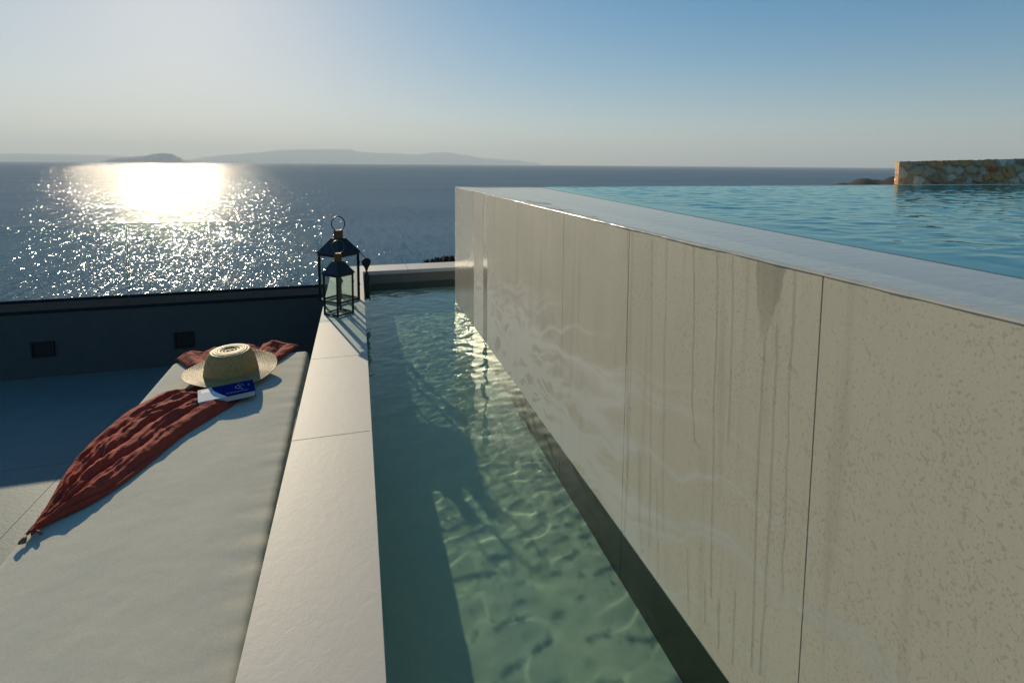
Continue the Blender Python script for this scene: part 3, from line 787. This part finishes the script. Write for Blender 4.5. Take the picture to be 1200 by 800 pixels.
# ------------------------------------------------------------------ land
bm = bmesh.new()
def hillf(u, v):
    x = -90 + u * 260; y = -60 + v * 200
    d = max(0, y - 5.4); e = max(0, -x - 8) 
    z = -1.7 - .36 * d - .05 * max(0, d - 20) - .2 * e + 1.3 * N(x * .06, y * .06) * sm(0, 25, d + e) + .35 * N(x * .3, y * .3) * sm(0, 8, d)
    return (x, y, max(z, SEAZ - 3))
grid(bm, 180, 160, hillf); tag(obj('hillside', bm, M['hill'], smooth=True, sheet=True), kind='structure')
# dark headland to the right
bm = bmesh.new()
DH = 420.0
def headz(px_): # profile in the picture at its distance
    pr_ = [(975, 217), (985, 214.5), (1000, 212), (1020, 210), (1040, 208.5), (1055, 208), (1100, 206), (1200, 202), (1400, 199)]
    for (a, ya), (b, yb) in zip(pr_[:-1], pr_[1:]):
        if px_ <= b: f = (px_ - a) / (b - a); return ya + (yb - ya) * f
    return 199
def headf(u, v):
    px_ = 940 + u * 420; r = ray(max(px_, 975), headz(max(px_, 975))); 
    k = 1 if px_ >= 975 else 0
    rr = ray(px_, 215); hor = Vector((rr.x, rr.y, 0)).normalized()
    zt = EYE + r.z / Vector((r.x, r.y)).length * DH + 1.6 * N(px_ * .05, 0)
    if px_ < 975: zt = zt - (975 - px_) * 2
    s = v * 2 - 1; dd = DH + s * 150
    z = SEAZ - 4 + (zt - SEAZ + 4) * max(0, (1 - abs(s) ** 1.6)) + 1.4 * N(px_ * .1, s * 6) * (1 - abs(s))
    p = hor * dd; return (p.x, p.y, z)
grid(bm, 200, 40, headf); tag(obj('headland', bm, M['rock'], smooth=True, sheet=True), kind='structure')

# shrubs breaking the edge beyond the end wall
def shrub(loc, r, sc_, n, label):
    bm = bmesh.new()
    for k in range(n):
        a = random.uniform(0, 6.283); q = random.random() ** .6; zz = random.random()
        p = Vector((math.cos(a) * q * r * sc_, math.sin(a) * q * r, zz * r * .75 * (1 - q * .6)))
        l = random.uniform(.03, .07); d = Vector((random.uniform(-1, 1), random.uniform(-1, 1), random.uniform(0, 1))).normalized(); s = d.cross(Vector((0, 0, 1))).normalized() * l * .3
        bm.faces.new([bm.verts.new(p), bm.verts.new(p + d * l * .5 + s), bm.verts.new(p + d * l), bm.verts.new(p + d * l * .5 - s)])
    root = empty('shrub', loc); tag(root, label, 'shrub', 'low shrubs below the channel end')
    obj('foliage', bm, M['leaf'], root)
    bm = bmesh.new()
    for k in range(7):
        a = k * .9; tube(bm, [(0, 0, -.5), (.1 * math.cos(a), .1 * math.sin(a), 0), (r * .6 * math.cos(a) * sc_, r * .6 * math.sin(a), r * .4)], [.02, .014, .006], 6)
    obj('stem', bm, M['tassel'], root)
p = PY(526, 312, 9.0); shrub(p, .24, 1.9, 2400, 'dark low shrub just behind the pale end coping, against the pool wall')

# sea
bm = bmesh.new()
ringr = [0, 60, 200, 600, 1500, 4000, 9000, 20000, 40000, 80000]; A = 96; prev = None
c0 = bm.verts.new((0, 0, SEAZ))
for r_ in ringr[1:]:
    cur = [bm.verts.new((r_ * math.cos(i * 2 * math.pi / A), r_ * math.sin(i * 2 * math.pi / A), SEAZ)) for i in range(A)]
    for i in range(A):
        if prev is None: bm.faces.new((c0, cur[i], cur[(i + 1) % A]))
        else: bm.faces.new((prev[i], cur[i], cur[(i + 1) % A], prev[(i + 1) % A]))
    prev = cur
tag(obj('sea', bm, M['sea'], sheet=True), kind='structure')

# islands and mountains, each a solid ridge at its own distance
hz = lambda x: 193.2 + (x - 600) * .0077
def ridge(name, prof, D, depth, seed, m, jag=1.0, n=160):
    bm = bmesh.new(); xa, xb = prof[0][0], prof[-1][0]
    def yat(x):
        for (a, ya), (b, yb) in zip(prof[:-1], prof[1:]):
            if x <= b: f = (x - a) / (b - a); f = f * f * (3 - 2 * f); return ya + (yb - ya) * f
        return prof[-1][1]
    def f(u, v):
        x = xa + u * (xb - xa); r = ray(x, hz(x) + (yat(x) - hz(x)) * .88 + .35 * jag * N(x * .25, seed)); L = Vector((r.x, r.y)).length
        s = v * 2 - 1; zt = EYE + r.z / L * D
        hor = Vector((r.x, r.y, 0)) / L; base = SEAZ - .012 * D
        hh = (zt - base) * max(0, 1 - abs(s) ** 1.5) 
        hh *= 1 + .10 * N(x * .2 + s * 2, s * 5, seed) * abs(s)
        p = hor * (D + s * depth); return (p.x, p.y, base + hh)
    grid(bm, n, 24, f); return tag(obj(name, bm, m, smooth=True, sheet=True), kind='structure')
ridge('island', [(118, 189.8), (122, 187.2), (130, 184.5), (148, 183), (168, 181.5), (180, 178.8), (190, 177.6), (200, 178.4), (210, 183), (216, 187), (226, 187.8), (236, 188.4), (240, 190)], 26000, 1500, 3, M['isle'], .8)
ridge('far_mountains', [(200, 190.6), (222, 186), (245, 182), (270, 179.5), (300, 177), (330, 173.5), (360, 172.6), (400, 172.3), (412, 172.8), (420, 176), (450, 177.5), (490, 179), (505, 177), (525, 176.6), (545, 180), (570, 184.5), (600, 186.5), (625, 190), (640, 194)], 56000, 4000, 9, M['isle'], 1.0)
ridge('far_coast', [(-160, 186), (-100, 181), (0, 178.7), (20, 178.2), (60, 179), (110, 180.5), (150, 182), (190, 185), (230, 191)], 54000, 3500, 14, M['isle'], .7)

# ------------------------------------------------------------------ air
HAZE = 3.3e-5
bm = bmesh.new(); box(bm, -66000, 66000, -66000, 66000, SEAZ - 900, 1950)
hz_m = bpy.data.materials.new('sea_air'); hz_m.use_nodes = True; nt = hz_m.node_tree; nt.nodes.remove(nt.nodes['Principled BSDF'])
pv = nt.nodes.new('ShaderNodeVolumePrincipled'); pv.inputs['Color'].default_value = (.80, .92, 1, 1); pv.inputs['Density'].default_value = HAZE; pv.inputs['Anisotropy'].default_value = .1
nt.links.new(pv.outputs[0], nt.nodes['Material Output'].inputs['Volume'])
USE_HAZE = True
if USE_HAZE: tag(obj('haze', bm, hz_m), kind='stuff')
else: bm.free()

# ------------------------------------------------------------------ light
EL, AZ = 17.6, 15.2
w = bpy.data.worlds.new('World'); bpy.context.scene.world = w; w.use_nodes = True
nt = w.node_tree; sky = nt.nodes.new('ShaderNodeTexSky'); sky.sky_type = 'NISHITA'; sky.sun_disc = False
sky.sun_elevation = R(EL); sky.sun_rotation = R(-AZ); sky.altitude = 50; sky.air_density = 1.0; sky.dust_density = .3; sky.ozone_density = 3.0
SOFT = .15    # very bright aureole rolls off: c / (1 + k c)
sp_ = nt.nodes.new('ShaderNodeVectorMath'); sp_.operation = 'MULTIPLY_ADD'; sp_.inputs[1].default_value = (SOFT,) * 3; sp_.inputs[2].default_value = (1, 1, 1)
dv_ = nt.nodes.new('ShaderNodeVectorMath'); dv_.operation = 'DIVIDE'
nt.links.new(sky.outputs[0], sp_.inputs[0]); nt.links.new(sky.outputs[0], dv_.inputs[0]); nt.links.new(sp_.outputs[0], dv_.inputs[1])
hs_ = nt.nodes.new('ShaderNodeHueSaturation'); hs_.inputs['Saturation'].default_value = 1.62; hs_.inputs['Hue'].default_value = .503
nt.links.new(dv_.outputs[0], hs_.inputs['Color']); nt.links.new(hs_.outputs[0], nt.nodes['Background'].inputs[0]); nt.nodes['Background'].inputs[1].default_value = .14
L = bpy.data.lights.new('sun', 'SUN'); L.energy = 4.6; L.angle = R(.5); L.color = (1, .84, .60)
lo = bpy.data.objects.new('sun', L); C.objects.link(lo)
sd = Vector((-math.sin(R(AZ)) * math.cos(R(EL)), math.cos(R(AZ)) * math.cos(R(EL)), math.sin(R(EL))))
lo.rotation_euler = sd.to_track_quat('Z', 'Y').to_euler(); lo.location = (0, 0, 20)
MNEE = True
if MNEE:
    L.cycles.is_caustics_light = True
    cw.cycles.is_caustics_caster = True; pwat.cycles.is_caustics_caster = True
    for o in bpy.data.objects:
        if o.type == 'MESH' and o.name.split('.')[0] in ('channel_floor', 'basin_lining', 'wall_body'): o.cycles.is_caustics_receiver = True

# ------------------------------------------------------------------ camera
cd = bpy.data.cameras.new('camera'); cam = bpy.data.objects.new('camera', cd); C.objects.link(cam)
cd.sensor_width = 36; cd.lens = 36 * F_PX / 1200; cd.shift_x = -(PX0 - 600) / 1200; cd.shift_y = -(400 - PY0) / 1200
cd.clip_start = .02; cd.clip_end = 200000
cam.matrix_world = Matrix.Translation((0, 0, EYE)) @ CAMR.to_4x4()
S = bpy.context.scene; S.camera = cam
S.view_settings.view_transform = 'Standard'; S.view_settings.look = 'None'; S.view_settings.exposure = 0.34; S.view_settings.gamma = 1
S.view_settings.use_curve_mapping = False
S.render.engine = 'CYCLES'; S.cycles.use_denoising = True
try: S.cycles.denoiser = 'OPENIMAGEDENOISE'; S.cycles.denoising_input_passes = 'RGB_ALBEDO_NORMAL'
except Exception: pass
S.cycles.max_bounces = 10; S.cycles.transparent_max_bounces = 16; S.cycles.caustics_reflective = True; S.cycles.caustics_refractive = True
S.cycles.blur_glossy = 0.0; S.cycles.sample_clamp_indirect = 30; S.cycles.sample_clamp_direct = 0
